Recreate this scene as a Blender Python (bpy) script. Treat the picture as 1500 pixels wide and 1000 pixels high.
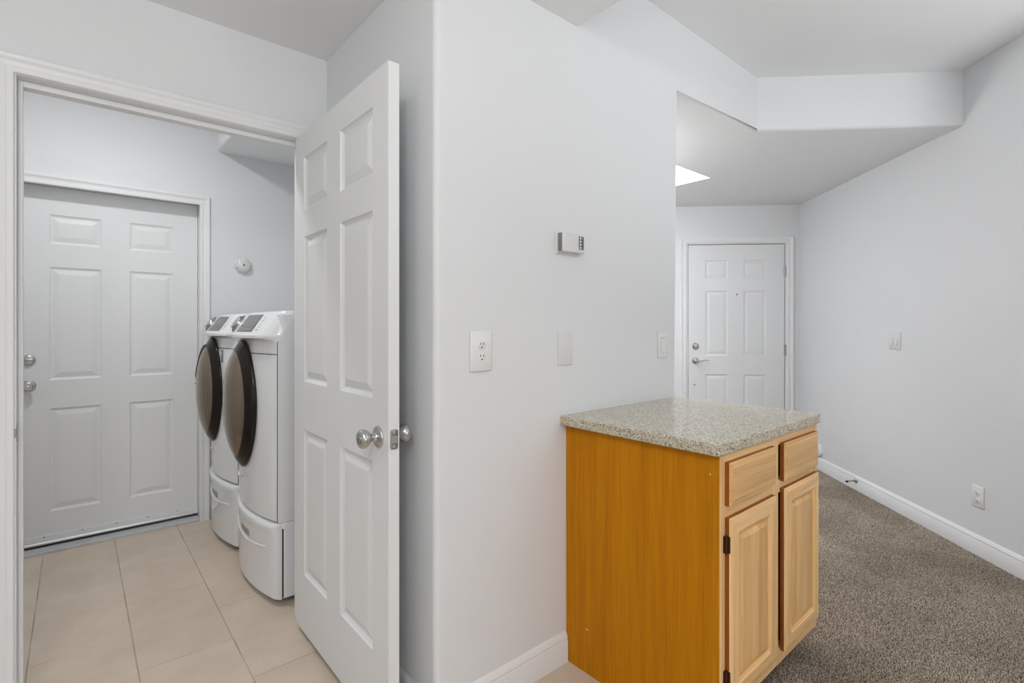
import bpy, bmesh, math, random
import numpy as np
from mathutils import Vector, Matrix
random.seed(7)
S = bpy.context.scene
for o in list(bpy.data.objects): bpy.data.objects.remove(o)
C = S.collection
PI = math.pi

# ------------------------------------------------------------------ camera
cd = bpy.data.cameras.new('camera'); cam = bpy.data.objects.new('camera', cd); C.objects.link(cam)
cd.sensor_width = 36.0; cd.lens = 36.0*745/1500; cd.shift_y = -23/1500
cd.clip_start = 0.02
cam.location = (0, 0, 1.25); cam.rotation_euler = (PI/2, 0, math.atan2(.7593, .6508)-PI/2)
S.camera = cam

# ------------------------------------------------------------------ world, lights, exposure
E = dict(back=28, left=2, kitchen=40, laundry=12.4, hall=31, sky=30, livup=19, kitup=7, world=.9, flush=4)
w = bpy.data.worlds.new('world'); S.world = w; w.use_nodes = True
w.node_tree.nodes['Background'].inputs[0].default_value = (.94, .97, 1, 1)
w.node_tree.nodes['Background'].inputs[1].default_value = E['world']
S.view_settings.view_transform = 'Standard'; S.view_settings.look = 'None'
S.view_settings.exposure = 0.0; S.view_settings.gamma = 1.0; S.view_settings.use_curve_mapping = False

def area(name, loc, target, sx, sy, watts, col=(1, 1, 1), shape='RECTANGLE', spread=180):
    l = bpy.data.lights.new(name, 'AREA'); l.shape = shape; l.size = sx
    if shape in ('RECTANGLE', 'ELLIPSE'): l.size_y = sy
    l.energy = watts; l.color = col; l.spread = math.radians(spread)
    o = bpy.data.objects.new(name, l); C.objects.link(o); o.location = loc
    d = Vector(target)-Vector(loc); o.rotation_euler = d.to_track_quat('-Z', 'Y').to_euler()
    return o
def lamp(name, loc, watts, col=(1, 1, 1), radius=.12):
    l = bpy.data.lights.new(name, 'POINT'); l.energy = watts; l.color = col; l.shadow_soft_size = radius
    o = bpy.data.objects.new(name, l); C.objects.link(o); o.location = loc
    return o
area('window_daylight_back', (0.4, -4.38, 1.45), (0.4, 0, 1.35), 3.0, 1.8, E['back'], (.97, .985, 1))
area('window_daylight_left', (-2.88, -1.0, 1.45), (0, -0.9, 1.35), 2.4, 1.6, E['left'], (.97, .985, 1))
lamp('kitchen_fill', (-0.7, -0.6, 2.25), E['kitchen'], (1, .99, .98), .15)  # unseen fill without a fixture, added to even out the kitchen light
area('kitchen_flush_lamp', (-0.28, 0.60, 2.385), (-0.28, 0.60, 0), .20, .20, E['flush'], (1, .995, .99), 'DISK')
area('laundry_ceiling_lamp', (0.07, 2.80, 2.67), (0.07, 2.80, 0), .20, .20, E['laundry'], (1, .995, .99), 'DISK')
lamp('entry_hall_fill', (2.45, 2.35, 2.10), E['hall'], (1, .99, .98), .12)  # added fill hidden behind the partition, brightens hall walls and ceiling
area('skylight_daylight', (3.38, 2.3, 2.98), (3.38, 2.3, 0), .5, .5, E['sky'])
area('living_bounce_fill', (2.0, -1.3, 1.55), (2.35, -.6, 2.69), .4, .4, E['livup'], (.97, .985, 1), shape='DISK', spread=130)  # unseen light added to bounce off the living room ceiling
area('kitchen_bounce_fill', (-0.35, -0.4, 1.55), (-.2, .1, 2.4), .4, .4, E['kitup'], (.97, .985, 1), shape='DISK', spread=130)  # added bounce light near the camera, lifts the kitchen ceiling

# ------------------------------------------------------------------ materials
def mat(name, col, rough=.5, metal=0, spec=.5, coat=0):
    m = bpy.data.materials.new(name); m.use_nodes = True
    b = m.node_tree.nodes['Principled BSDF']
    b.inputs['Base Color'].default_value = (*col, 1); b.inputs['Roughness'].default_value = rough
    b.inputs['Metallic'].default_value = metal; b.inputs['Specular IOR Level'].default_value = spec
    b.inputs['Coat Weight'].default_value = coat
    return m
def srgb(r, g, b):
    f = lambda c: (c/255/12.92) if c/255 <= .04045 else ((c/255+.055)/1.055)**2.4
    return (f(r), f(g), f(b))
def N(m, t): return m.node_tree.nodes.new(t)
def L(m, a, b): m.node_tree.links.new(a, b)
def BS(m): return m.node_tree.nodes['Principled BSDF']
def coords(m, scale=(1, 1, 1), kind='Object', loc=(0, 0, 0)):
    tc = N(m, 'ShaderNodeTexCoord'); mp = N(m, 'ShaderNodeMapping')
    mp.inputs['Scale'].default_value = scale; mp.inputs['Location'].default_value = loc
    L(m, tc.outputs[kind], mp.inputs['Vector']); return mp.outputs['Vector']
def noise(m, vec, scale, detail=2, rough=.5):
    n = N(m, 'ShaderNodeTexNoise'); n.inputs['Scale'].default_value = scale
    n.inputs['Detail'].default_value = detail; n.inputs['Roughness'].default_value = rough
    L(m, vec, n.inputs['Vector']); return n.outputs['Fac']
def ramp(m, fac, stops):
    r = N(m, 'ShaderNodeValToRGB'); e = r.color_ramp.elements
    while len(e) < len(stops): e.new(.5)
    for i, (p, c) in enumerate(stops): e[i].position = p; e[i].color = (*c, 1)
    L(m, fac, r.inputs['Fac']); return r.outputs['Color']
def mix(m, fac, a, b, mode='MIX'):
    x = N(m, 'ShaderNodeMix'); x.data_type = 'RGBA'; x.blend_type = mode
    if isinstance(fac, (int, float)): x.inputs[0].default_value = fac
    else: L(m, fac, x.inputs[0])
    for s, v in ((x.inputs[6], a), (x.inputs[7], b)):
        if isinstance(v, tuple): s.default_value = (*v, 1)
        else: L(m, v, s)
    return x.outputs[2]
def bump(m, fac, strength, dist=.002):
    b = N(m, 'ShaderNodeBump'); b.inputs['Strength'].default_value = strength; b.inputs['Distance'].default_value = dist
    L(m, fac, b.inputs['Height']); L(m, b.outputs['Normal'], BS(m).inputs['Normal'])

M_wall = mat('wall_paint', (.770, .784, .798), .75, spec=.25)
v = coords(M_wall); bump(M_wall, noise(M_wall, v, 130, 3), .10, .002)
M_ceil = mat('ceiling_paint', (.875, .888, .900), .85, spec=.15)
v = coords(M_ceil); bump(M_ceil, noise(M_ceil, v, 110, 3), .10, .002)
M_trim = mat('trim_paint', (.815, .825, .835), .38, spec=.4)
M_door = mat('door_paint', (.790, .802, .812), .42, spec=.4)
v = coords(M_door, (30, 30, 3)); bump(M_door, noise(M_door, v, 8, 3), .04, .001)
M_plate = mat('white_plastic', (.82, .82, .81), .3)
M_plate2 = mat('ivory_plastic', (.735, .735, .73), .38)
M_dark = mat('dark_slot', (.015, .015, .015), .6)
M_grey = mat('grey_plastic', (.22, .22, .22), .45)
M_chrome = mat('satin_nickel', (.55, .54, .53), .28, 1)
M_chrome2 = mat('brushed_nickel', (.42, .41, .40), .36, 1)
M_alu = mat('aluminium', (.66, .66, .66), .4, .8)
M_sill = mat('grey_sill', (.52, .53, .54), .55)
v = coords(M_sill, (2, 14, 4)); L(M_sill, ramp(M_sill, noise(M_sill, v, 5, 4), [(.3, (.46, .47, .475)), (.7, (.60, .61, .615))]), BS(M_sill).inputs['Base Color'])
M_enamel = mat('white_enamel', (.82, .835, .85), .2, spec=.5, coat=.4)
M_gap = mat('shadow_gap', (.03, .03, .03), .8)
M_bronze = mat('smoked_bronze_glass', (.255, .200, .148), .10, .7, coat=.3)
M_bronze2 = mat('dark_bronze_rim', (.010, .006, .003), .16, 0, spec=.35)
M_slot = mat('grey_recess', (.30, .30, .31), .5)
M_screen = mat('grey_display', (.17, .17, .175), .25)
M_rubber = mat('black_rubber', (.02, .02, .02), .8)
M_brass = mat('antique_brass', (.09, .035, .015), .35, .7)
M_grout = mat('grout', srgb(150, 138, 122), .9)
v = coords(M_grout); L(M_grout, ramp(M_grout, noise(M_grout, v, 6, 3), [(.35, srgb(158, 144, 128)), (.7, srgb(204, 190, 172))]), BS(M_grout).inputs['Base Color'])

# tile: beige ceramic with cloudy tone, each tile a little different
M_tile = mat('beige_tile', srgb(216, 200, 182), .38, spec=.35)
oi = N(M_tile, 'ShaderNodeObjectInfo'); tcw = N(M_tile, 'ShaderNodeNewGeometry')
c1 = ramp(M_tile, noise(M_tile, tcw.outputs['Position'], 5, 5, .6), [(.3, srgb(210, 193, 174)), (.7, srgb(222, 207, 190))])
c2 = ramp(M_tile, noise(M_tile, tcw.outputs['Position'], 160, 2), [(.35, (.92, .92, .92)), (.65, (1, 1, 1))])
c3 = mix(M_tile, 1.0, c1, c2, 'MULTIPLY')
c4 = ramp(M_tile, oi.outputs['Random'], [(0, (.95, .95, .945)), (1, (1, 1, 1))])
L(M_tile, mix(M_tile, 1.0, c3, c4, 'MULTIPLY'), BS(M_tile).inputs['Base Color'])

def wood(name, light, dark, axis='Z', rough=.32, boards=0.0, spec=.35, coat=.08):
    """straight-grained maple: long streaks, fine pores, optional glued-up strips"""
    m = mat(name, light, rough, spec=spec, coat=coat)
    sc = {'Z': (26, 26, 1.1), 'X': (1.1, 26, 26)}[axis]
    oi = N(m, 'ShaderNodeObjectInfo')
    tc = N(m, 'ShaderNodeTexCoord'); ad = N(m, 'ShaderNodeVectorMath'); ad.operation = 'ADD'
    cmb = N(m, 'ShaderNodeCombineXYZ'); mu = N(m, 'ShaderNodeMath'); mu.operation = 'MULTIPLY'; mu.inputs[1].default_value = 7.0
    L(m, oi.outputs['Random'], mu.inputs[0])
    for i in range(3): L(m, mu.outputs[0], cmb.inputs[i])
    L(m, tc.outputs['Object'], ad.inputs[0]); L(m, cmb.outputs[0], ad.inputs[1])
    mp = N(m, 'ShaderNodeMapping'); mp.inputs['Scale'].default_value = sc
    L(m, ad.outputs[0], mp.inputs['Vector'])
    n1 = noise(m, mp.outputs[0], 1.0, 5, .55)
    col = ramp(m, n1, [(.25, dark), (.55, light), (.8, tuple(min(1, c*1.10) for c in light))])
    mp2 = N(m, 'ShaderNodeMapping'); mp2.inputs['Scale'].default_value = tuple(s*9 if s > 2 else s*5 for s in sc)
    L(m, ad.outputs[0], mp2.inputs['Vector'])
    n2 = noise(m, mp2.outputs[0], 1.0, 3, .6)
    col = mix(m, 1.0, col, ramp(m, n2, [(.3, (.84, .80, .74)), (.55, (1, 1, 1))]), 'MULTIPLY')
    if boards:
        sx = N(m, 'ShaderNodeSeparateXYZ'); L(m, tc.outputs['Object'], sx.inputs[0])
        dv = N(m, 'ShaderNodeMath'); dv.operation = 'DIVIDE'; dv.inputs[1].default_value = boards
        L(m, sx.outputs[0 if axis == 'Z' else 2], dv.inputs[0])
        fl = N(m, 'ShaderNodeMath'); fl.operation = 'FLOOR'; L(m, dv.outputs[0], fl.inputs[0])
        wn = N(m, 'ShaderNodeTexWhiteNoise'); wn.noise_dimensions = '1D'; L(m, fl.outputs[0], wn.inputs['W'])
        col = mix(m, 1.0, col, ramp(m, wn.outputs['Value'], [(0, (.86, .83, .78)), (1, (1.0, 1.0, 1.0))]), 'MULTIPLY')
    L(m, col, BS(m).inputs['Base Color'])
    bump(m, n2, .05, .001)
    return m
M_side = wood('honey_side_shaded', srgb(198, 128, 6), srgb(178, 108, 3), 'Z', .5, spec=.12, coat=0)  # same wood as the front; side shading is put into this deeper orange
M_face = wood('maple_frame', srgb(250, 207, 148), srgb(228, 175, 110), 'Z', .32)
M_faceX = wood('maple_rail', srgb(250, 207, 148), srgb(228, 175, 110), 'X', .32)
M_panelZ = wood('maple_panel', srgb(246, 202, 140), srgb(222, 167, 102), 'Z', .32, .046)
M_drawX = wood('maple_drawer', srgb(240, 194, 130), srgb(214, 157, 92), 'X', .32, .038)
M_edge = wood('maple_shaded_edge', srgb(150, 86, 32), srgb(122, 62, 20), 'Z', .45)  # darker copy of the maple: shade on the edges painted as colour
M_toe = wood('toe_kick_wood', srgb(110, 70, 30), srgb(80, 48, 20), 'X', .6)

M_stone = mat('speckled_quartz', srgb(196, 190, 172), .035, spec=.55)
v = coords(M_stone)
vo = N(M_stone, 'ShaderNodeTexVoronoi'); vo.inputs['Scale'].default_value = 250; L(M_stone, v, vo.inputs['Vector'])
sx = N(M_stone, 'ShaderNodeSeparateColor'); L(M_stone, vo.outputs['Color'], sx.inputs[0])
cA = ramp(M_stone, sx.outputs[0], [(0, srgb(96, 88, 76)), (.14, srgb(168, 158, 140)), (.5, srgb(204, 195, 172)), (.9, srgb(222, 213, 192)), (1, srgb(238, 232, 220))])
cB = ramp(M_stone, noise(M_stone, v, 700, 2), [(.35, (.72, .70, .66)), (.5, (1, 1, 1))])
cS = mix(M_stone, 1.0, cA, cB, 'MULTIPLY')
cC = ramp(M_stone, noise(M_stone, v, 22, 3), [(.3, (.93, .92, .90)), (.7, (1, 1, 1))])
L(M_stone, mix(M_stone, 1.0, cS, cC, 'MULTIPLY'), BS(M_stone).inputs['Base Color'])

M_carp = mat('carpet_backing', srgb(84, 74, 65), .95, spec=.05)
M_pile = mat('carpet_yarn', srgb(128, 114, 100), .95, spec=.05)
g = N(M_pile, 'ShaderNodeNewGeometry')
p1 = ramp(M_pile, noise(M_pile, g.outputs['Position'], 210, 2, .7), [(.36, srgb(92, 80, 70)), (.5, srgb(172, 157, 141)), (.64, srgb(240, 228, 212))])
p2 = ramp(M_pile, noise(M_pile, g.outputs['Position'], 2.2, 4, .6), [(.36, (.74, .73, .72)), (.62, (1, 1, 1))])
L(M_pile, mix(M_pile, 1.0, p1, p2, 'MULTIPLY'), BS(M_pile).inputs['Base Color'])

# ------------------------------------------------------------------ mesh helpers
def link(name, bm, m, parent=None, smooth=None, loc=None, rotz=0):
    bmesh.ops.recalc_face_normals(bm, faces=bm.faces)
    me = bpy.data.meshes.new(name); bm.to_mesh(me); bm.free()
    if m: me.materials.append(m)
    o = bpy.data.objects.new(name, me); C.objects.link(o)
    if parent: o.parent = parent
    if loc: o.location = loc
    o.rotation_euler = (0, 0, rotz)
    if smooth is not None:
        me.polygons.foreach_set('use_smooth', [True]*len(me.polygons))
        me.set_sharp_from_angle(angle=math.radians(smooth))
        if name.startswith(('wall_', 'ceiling_')) or name == 'worktop':
            wm = o.modifiers.new('weighted_normal', 'WEIGHTED_NORMAL'); wm.keep_sharp = True; wm.weight = 100
    return o
def tag(o, label, cat, group=None, kind=None):
    o['label'] = label; o['category'] = cat
    if group: o['group'] = group
    if kind: o['kind'] = kind
    return o
def struct(o, label, cat): return tag(o, label, cat, kind='structure')
def root(name, label, cat, loc, rotz=0, group=None, kind=None):
    o = bpy.data.objects.new(name, None); C.objects.link(o); o.empty_display_size = .05
    o.location = loc; o.rotation_euler = (0, 0, rotz)
    return tag(o, label, cat, group, kind)
def box(bm, x0, x1, y0, y1, z0, z1, bev=0, seg=1):
    r = bmesh.ops.create_cube(bm, size=1)
    vs = r['verts']
    for q in vs:
        q.co = Vector(((x0+x1)/2+q.co.x*(x1-x0), (y0+y1)/2+q.co.y*(y1-y0), (z0+z1)/2+q.co.z*(z1-z0)))
    if bev:
        es = list({e for q in vs for e in q.link_edges})
        bmesh.ops.bevel(bm, geom=es, offset=bev, segments=seg, affect='EDGES', profile=.5)
    return bm
def B(*a, **k): return box(bmesh.new(), *a, **k)
def prism(bm, pts, z0, z1):
    lo = [bm.verts.new((x, y, z0)) for x, y in pts]; hi = [bm.verts.new((x, y, z1)) for x, y in pts]
    n = len(pts)
    bm.faces.new(lo[::-1]); bm.faces.new(hi)
    for i in range(n): bm.faces.new((lo[i], lo[(i+1) % n], hi[(i+1) % n], hi[i]))
    return bm
def lathe(bm, prof, seg=28, axis='y', c=(0, 0, 0), sx=1, sz=1):
    """prof = [(radius, height)] turned about -local y (axis 'y') or z"""
    rings = []
    for r, h in prof:
        if r < 1e-6:
            p = (0, -h, 0) if axis == 'y' else (0, 0, h)
            rings.append([bm.verts.new((c[0]+p[0], c[1]+p[1], c[2]+p[2]))])
        else:
            ring = []
            for i in range(seg):
                a = 2*PI*i/seg; ca, sa = r*math.cos(a), r*math.sin(a)
                p = (ca*sx, -h, sa*sz) if axis == 'y' else (ca*sx, sa*sz, h)
                ring.append(bm.verts.new((c[0]+p[0], c[1]+p[1], c[2]+p[2])))
            rings.append(ring)
    for a, b in zip(rings, rings[1:]):
        if len(a) == 1 and len(b) == 1: continue
        for i in range(seg):
            j = (i+1) % seg
            if len(a) == 1: bm.faces.new((a[0], b[i], b[j]))
            elif len(b) == 1: bm.faces.new((a[i], a[j], b[0]))
            else: bm.faces.new((a[i], a[j], b[j], b[i]))
    if len(rings[0]) > 1: bm.faces.new(rings[0])
    if len(rings[-1]) > 1: bm.faces.new(rings[-1])
    return bm
def tube(bm, pts, rad, seg=8, flat=1.0):
    pts = [Vector(p) for p in pts]; rings = []
    for i, p in enumerate(pts):
        t = (pts[min(i+1, len(pts)-1)]-pts[max(i-1, 0)]).normalized()
        u = t.cross(Vector((0, 0, 1)))
        if u.length < 1e-3: u = t.cross(Vector((1, 0, 0)))
        u.normalize(); v2 = t.cross(u)
        r = rad[i] if isinstance(rad, (list, tuple)) else rad
        rings.append([bm.verts.new(p+u*r*math.cos(2*PI*k/seg)+v2*r*flat*math.sin(2*PI*k/seg)) for k in range(seg)])
    for a, b in zip(rings, rings[1:]):
        for k in range(seg): bm.faces.new((a[k], a[(k+1) % seg], b[(k+1) % seg], b[k]))
    bm.faces.new(rings[0]); bm.faces.new(rings[-1])
    return bm
def wall_boxes(bm, x0, x1, z0, z1, t, holes=()):
    """wall in its own frame: face at y=0, body behind; holes = (x0,x1,z0,z1)"""
    xs = sorted({x0, x1, *[h[0] for h in holes], *[h[1] for h in holes]})
    zs = sorted({z0, z1, *[h[2] for h in holes], *[h[3] for h in holes]})
    for a, b in zip(xs, xs[1:]):
        for c, d in zip(zs, zs[1:]):
            if any(h[0] <= a and b <= h[1] and h[2] <= c and d <= h[3] for h in holes): continue
            box(bm, a, b, 0, t, c, d)
    return bm
def prism_x(x0, x1, yz):
    bm = bmesh.new(); a = [bm.verts.new((x0, y, z)) for y, z in yz]; b = [bm.verts.new((x1, y, z)) for y, z in yz]
    bm.faces.new(a); bm.faces.new(b[::-1])
    for i in range(len(yz)): bm.faces.new((a[i], b[i], b[(i+1) % len(yz)], a[(i+1) % len(yz)]))
    return bm
def bevel_where(bm, test, off, seg=5):
    es = [e for e in bm.edges if test(e.verts[0].co, e.verts[1].co)]
    bmesh.ops.bevel(bm, geom=es, offset=off, segments=seg, affect='EDGES', profile=.5)

# ------------------------------------------------------------------ the shell
ZK, ZL = 2.395, 2.690          # kitchen / hall ceiling, living ceiling
YW = 1.317                     # partition face
XA = .824                      # alcove wall face
YD = 2.195                     # laundry doorway wall face
YE = 3.78                      # laundry far wall face
CR = 3.28                      # right wall: x - y = CR
SF = 7.0                       # entry wall: x + y = SF

def under(o):                   # soffit undersides carry the ceiling paint
    o.data.materials.append(M_ceil)
    for p in o.data.polygons:
        if p.normal.z < -.95: p.material_index = 1
    return o
# partition with the header that carries on over the hall opening
bm = bmesh.new()
poly = [(XA, 0), (2.134, 0), (2.134, 2.380), (3.12, 2.380), (3.12, 2.75), (1.40, 2.75), (1.40, 2.45), (XA, 2.45)]
f = [bm.verts.new((x, YW, z)) for x, z in poly]; k = [bm.verts.new((x, YW+.135, z)) for x, z in poly]
bm.faces.new(f); bm.faces.new(k[::-1])
for i in range(len(poly)):
    j = (i+1) % len(poly); bm.faces.new((f[i], k[i], k[j], f[j]))
def tst(a, b):
    front = abs(a.y-YW) < 1e-4 and abs(b.y-YW) < 1e-4
    back = abs(a.y-YW-.135) < 1e-4 and abs(b.y-YW-.135) < 1e-4
    vl = abs(a.x-XA) < 1e-4 and abs(b.x-XA) < 1e-4
    vr = abs(a.x-2.134) < 1e-4 and abs(b.x-2.134) < 1e-4
    hb = abs(a.z-2.38) < 1e-4 and abs(b.z-2.38) < 1e-4
    return (front and (vl or vr or hb)) or (back and vr)
bevel_where(bm, tst, .019)
struct(under(link('wall_center', bm, M_wall, smooth=40)), 'white partition wall with rounded corners carrying the outlet, thermostat and cabinet', 'wall')

struct(link('wall_alcove', B(XA, XA+.135, YW+.135, YD+.02, 0, 2.45), M_wall), 'short shaded white wall behind the open door', 'wall')
# doorway wall (laundry door opening)
DX0, DX1, DH = -.141, .729, 2.029
o = link('wall_doorway', wall_boxes(bmesh.new(), -3.0, 1.56, 0, 2.75, .115, [(DX0-.02, DX1+.02, 0, DH+.02)]), M_wall, loc=(0, YD, 0))
struct(o, 'white wall with the doorway into the laundry', 'wall')
# laundry far wall with the exterior door
EX0, EX1, EH = -.262, .610, 2.040
o = link('wall_laundry_far', wall_boxes(bmesh.new(), -1.3, 1.56, 0, 2.75, .15, [(EX0-.02, EX1+.02, 0, EH+.02)]), M_wall, loc=(0, YE, 0))
struct(o, 'white far wall of the laundry holding its outer door', 'wall')
struct(link('wall_laundry_right', B(1.50, 1.62, YD+.115, YE, 0, 2.75), M_wall), 'white laundry wall behind the washer and dryer', 'wall')
struct(link('wall_laundry_left', B(-1.12, -1.0, YD+.115, YE, 0, 2.75), M_wall), 'white laundry side wall left of the doorway', 'wall')
bm = B(.697, 1.5, YD+.115, YE, 2.390, 2.69)
bevel_where(bm, lambda a, b: abs(a.x-.697) < 1e-4 and abs(b.x-.697) < 1e-4 and abs(a.z-2.39) < 1e-4 and abs(b.z-2.39) < 1e-4, .02)
struct(link('ceiling_soffit_laundry', bm, M_ceil, smooth=40), 'white boxed soffit above the washer and dryer', 'soffit')
struct(link('ceiling_laundry', B(-1.1, 1.6, YD+.05, YE+.1, 2.69, 2.78), M_ceil), 'white laundry ceiling', 'ceiling')
struct(link('ceiling_kitchen', B(-3.0, 1.456, -4.5, YD+.01, ZK, 2.80), M_ceil), 'low grey-white ceiling over the kitchen side', 'ceiling')
struct(link('ceiling_living', B(1.44, 4.6, -4.5, YW+.1, ZL, 2.80), M_ceil), 'higher white ceiling over the carpeted room', 'ceiling')

# 45 degree header and hall ceiling with the skylight well
r2 = .70710678
hx, hy = 3.006, YW
rx = (hx+hy+CR)/2; ry = rx-CR
bm = prism(bmesh.new(), [(hx-.05, hy+.05), (rx+.05, ry-.05), (rx+.15, ry+.05), (hx+.10, hy+.10)], 2.3792, 2.75)
bevel_where(bm, lambda a, b: abs(a.z-2.3792) < 1e-4 and abs(b.z-2.3792) < 1e-4 and abs(a.x+a.y-hx-hy) < 1e-3 and abs(b.x+b.y-hx-hy) < 1e-3, .019)
struct(under(link('wall_header', bm, M_wall, smooth=40)), 'white angled header band above the hall opening', 'header')
bm = bmesh.new()
SK = (3.06, 3.69, 1.965, 2.62); SH = .006
ztop = 2.52
def hall_piece(pts): prism(bm, pts, ZK-.013, ztop)
hall_piece([(1.60, YW+.03), (hx+.02, YW+.03), (rx+.04, ry+.04), (5.25, 1.86), (5.14+.05, SK[2]), (1.60, SK[2])])
hall_piece([(1.60, SK[2]), (SK[0], SK[2]), (SK[0], SK[3]), (1.60, SK[3])])
hall_piece([(SK[1], SK[2]), (5.19, SK[2]), (4.46, SK[3]), (SK[1], SK[3])])
hall_piece([(1.60, SK[3]), (4.46, SK[3]), (3.10, 3.98), (1.60, 3.98)])
struct(link('ceiling_hall', bm, M_ceil), 'lower flat ceiling of the entry hall around the skylight', 'ceiling')
# skylight: white shaft, diffusing pane
t = root('window_skylight', 'bright white skylight well in the entry hall ceiling', 'skylight', (0, 0, 0), kind='structure')
bm = bmesh.new(); a, b, c, d = SK
for q in ((a-.03, a+SH, c-.03, d+.03), (b-SH, b+.03, c-.03, d+.03), (a+SH, b-SH, c-.03, c+SH), (a+SH, b-SH, d-SH, d+.03)): box(bm, q[0], q[1], q[2], q[3], ztop+.002, 3.02)
for q in ((a+.0005, a+SH, c+.0005, d-.0005), (b-SH, b-.0005, c+.0005, d-.0005), (a+SH, b-SH, c+.0005, c+SH), (a+SH, b-SH, d-SH, d-.0005)): box(bm, q[0], q[1], q[2], q[3], ZK-.0135, ztop+.002)
link('shaft', bm, M_wall, t)
M_pane = bpy.data.materials.new('frosted_pane'); M_pane.use_nodes = True
nt = M_pane.node_tree; nt.nodes.remove(nt.nodes['Principled BSDF'])
tl = nt.nodes.new('ShaderNodeBsdfTranslucent'); tl.inputs[0].default_value = (.95, .97, 1, 1)
tp = nt.nodes.new('ShaderNodeBsdfTransparent'); mx = nt.nodes.new('ShaderNodeMixShader'); mx.inputs[0].default_value = .3
nt.links.new(tp.outputs[0], mx.inputs[1]); nt.links.new(tl.outputs[0], mx.inputs[2]); nt.links.new(mx.outputs[0], nt.nodes['Material Output'].inputs[0])
link('pane', B(a-.02, b+.02, c-.02, d+.02, 3.02, 3.03), M_pane, t)

# right wall (45 degrees), entry wall, the unseen rest of the rooms
L45 = -135*PI/180
rw_len = 3.3
o = link('wall_right', wall_boxes(bmesh.new(), -.05, rw_len, 0, 2.80, .12), M_wall, loc=(5.14, 1.86, 0), rotz=L45)
struct(o, 'long plain white wall running back to the entry corner', 'wall')
FD_W = .879                     # entry door
fx0, fy0 = 4.421, 2.579         # its lower left corner on the wall plane
o = link('wall_entry', wall_boxes(bmesh.new(), -2.0, 1.12, 0, 2.75, .14, [(-.022, FD_W+.022, 0, 2.04)]), M_wall, loc=(fx0, fy0, 0), rotz=-PI/4)
struct(o, 'white end wall around the entry door', 'wall')
struct(link('wall_hall_back', B(1.50, 3.3, 3.9, 4.02, 0, 2.75), M_wall), 'white back wall of the hall behind the partition', 'wall')
ex, ey = 5.14-rw_len*r2, 1.86-rw_len*r2
struct(link('wall_living', B(ex, ex+.12, -4.5, ey+.05, 0, 2.8), M_wall), 'white living room side wall behind the viewer', 'wall')
o = link('wall_back', wall_boxes(bmesh.new(), -3.0, ex+.1, 0, 2.8, .12, [(-1.1, 1.9, .55, 2.35)]), M_wall, loc=(0, -4.62, 0))
struct(o, 'white wall with a wide window behind the viewer', 'wall')
o = link('wall_left', wall_boxes(bmesh.new(), -YD-.1, 4.6, 0, 2.8, .12, [(-.2, 2.2, .65, 2.25)]), M_wall, loc=(-3.0, 0, 0), rotz=-PI/2)
o.location = (-3.12, 0, 0)
struct(o, 'white kitchen wall with a window, left of the viewer', 'wall')

# ------------------------------------------------------------------ floors
fl = link('floor', B(-3.0, 1.50, -4.5, YE+.14, -.08, -.0021), M_grout)
struct(fl, 'beige ceramic tile floor of kitchen and laundry in running bond', 'floor')
TW, TL, GAP = .307, .588, .0036
tile_cache = {}
def tile(x0, x1, y0, y1):
    wdt, hgt = round(x1-x0, 4), round(y1-y0, 4)
    if wdt < .02 or hgt < .02: return
    key = (wdt, hgt)
    if key not in tile_cache:
        bm = bmesh.new(); pts = lambda i: [(i, i), (wdt-i, i), (wdt-i, hgt-i), (i, hgt-i)]
        lo = [bm.verts.new((x, y, -.006)) for x, y in pts(0)]
        mi = [bm.verts.new((x, y, -.0016)) for x, y in pts(0)]
        hi = [bm.verts.new((x, y, 0)) for x, y in pts(.0016)]
        bm.faces.new(hi)
        for A_, B_ in ((lo, mi), (mi, hi)):
            for i in range(4): bm.faces.new((A_[i], A_[(i+1) % 4], B_[(i+1) % 4], B_[i]))
        me = bpy.data.meshes.new('tile'); bmesh.ops.recalc_face_normals(bm, faces=bm.faces); bm.to_mesh(me); bm.free(); me.materials.append(M_tile)
        tile_cache[key] = me
    o = bpy.data.objects.new('tile', tile_cache[key]); C.objects.link(o); o.parent = fl
    o.location = (x0, y0, random.uniform(-.0004, .0003))
for ci in range(-4, 6):
    x0 = -.136+.307*ci+GAP/2; x1 = min(x0+TW-GAP, 1.452)
    off = 3.15 if ci % 2 == 0 else 3.45
    for ri in range(-6, 2):
        y0 = off+ri*TL+GAP/2; y1 = min(y0+TL-GAP, 3.776)
        if y1 <= y0 or x1 <= x0: continue
        # stay clear of walls
        if y0 < YD+.115 and y1 > YD and (x1 < DX0-.1 or x0 > XA): continue
        if y0 >= YD and (x1 < -1.0): continue
        if y1 < YD and y0 > YW and x0 > XA+.1: continue
        tile(x0, x1, y0, y1)

cp = link('floor_carpet', prism(bmesh.new(), [(1.456, -4.5), (ex, -4.5), (ex, ey), (5.14, 1.86), (3.1, 3.9), (1.62, 3.9), (1.62, YW+.1), (1.456, YW+.1)], -.08, -.002), M_carp)
struct(cp, 'dark grey-brown cut pile carpet of the living room and entry', 'carpet')
rng = np.random.default_rng(3)
sp = .0056
gx, gy = np.meshgrid(np.arange(1.46, 5.1, sp), np.arange(-.45, 1.80, sp))
P = np.stack([gx.ravel(), gy.ravel()], 1); P += rng.uniform(-.45, .45, P.shape)*sp
ok = (P[:, 0]-P[:, 1] < CR-.022) & ~((P[:, 0] > 1.39) & (P[:, 0] < 2.14) & (P[:, 1] > .80)) & ~((P[:, 0] < 2.15) & (P[:, 1] > YW-.02))
P = P[ok]; n0 = len(P)
gx, gy = np.meshgrid(np.arange(2.2, 5.0, .0085), np.arange(1.80, 3.6, .0085))     # farther back the yarn is set coarser
Q = np.stack([gx.ravel(), gy.ravel()], 1); Q += rng.uniform(-.45, .45, Q.shape)*.0085
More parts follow.
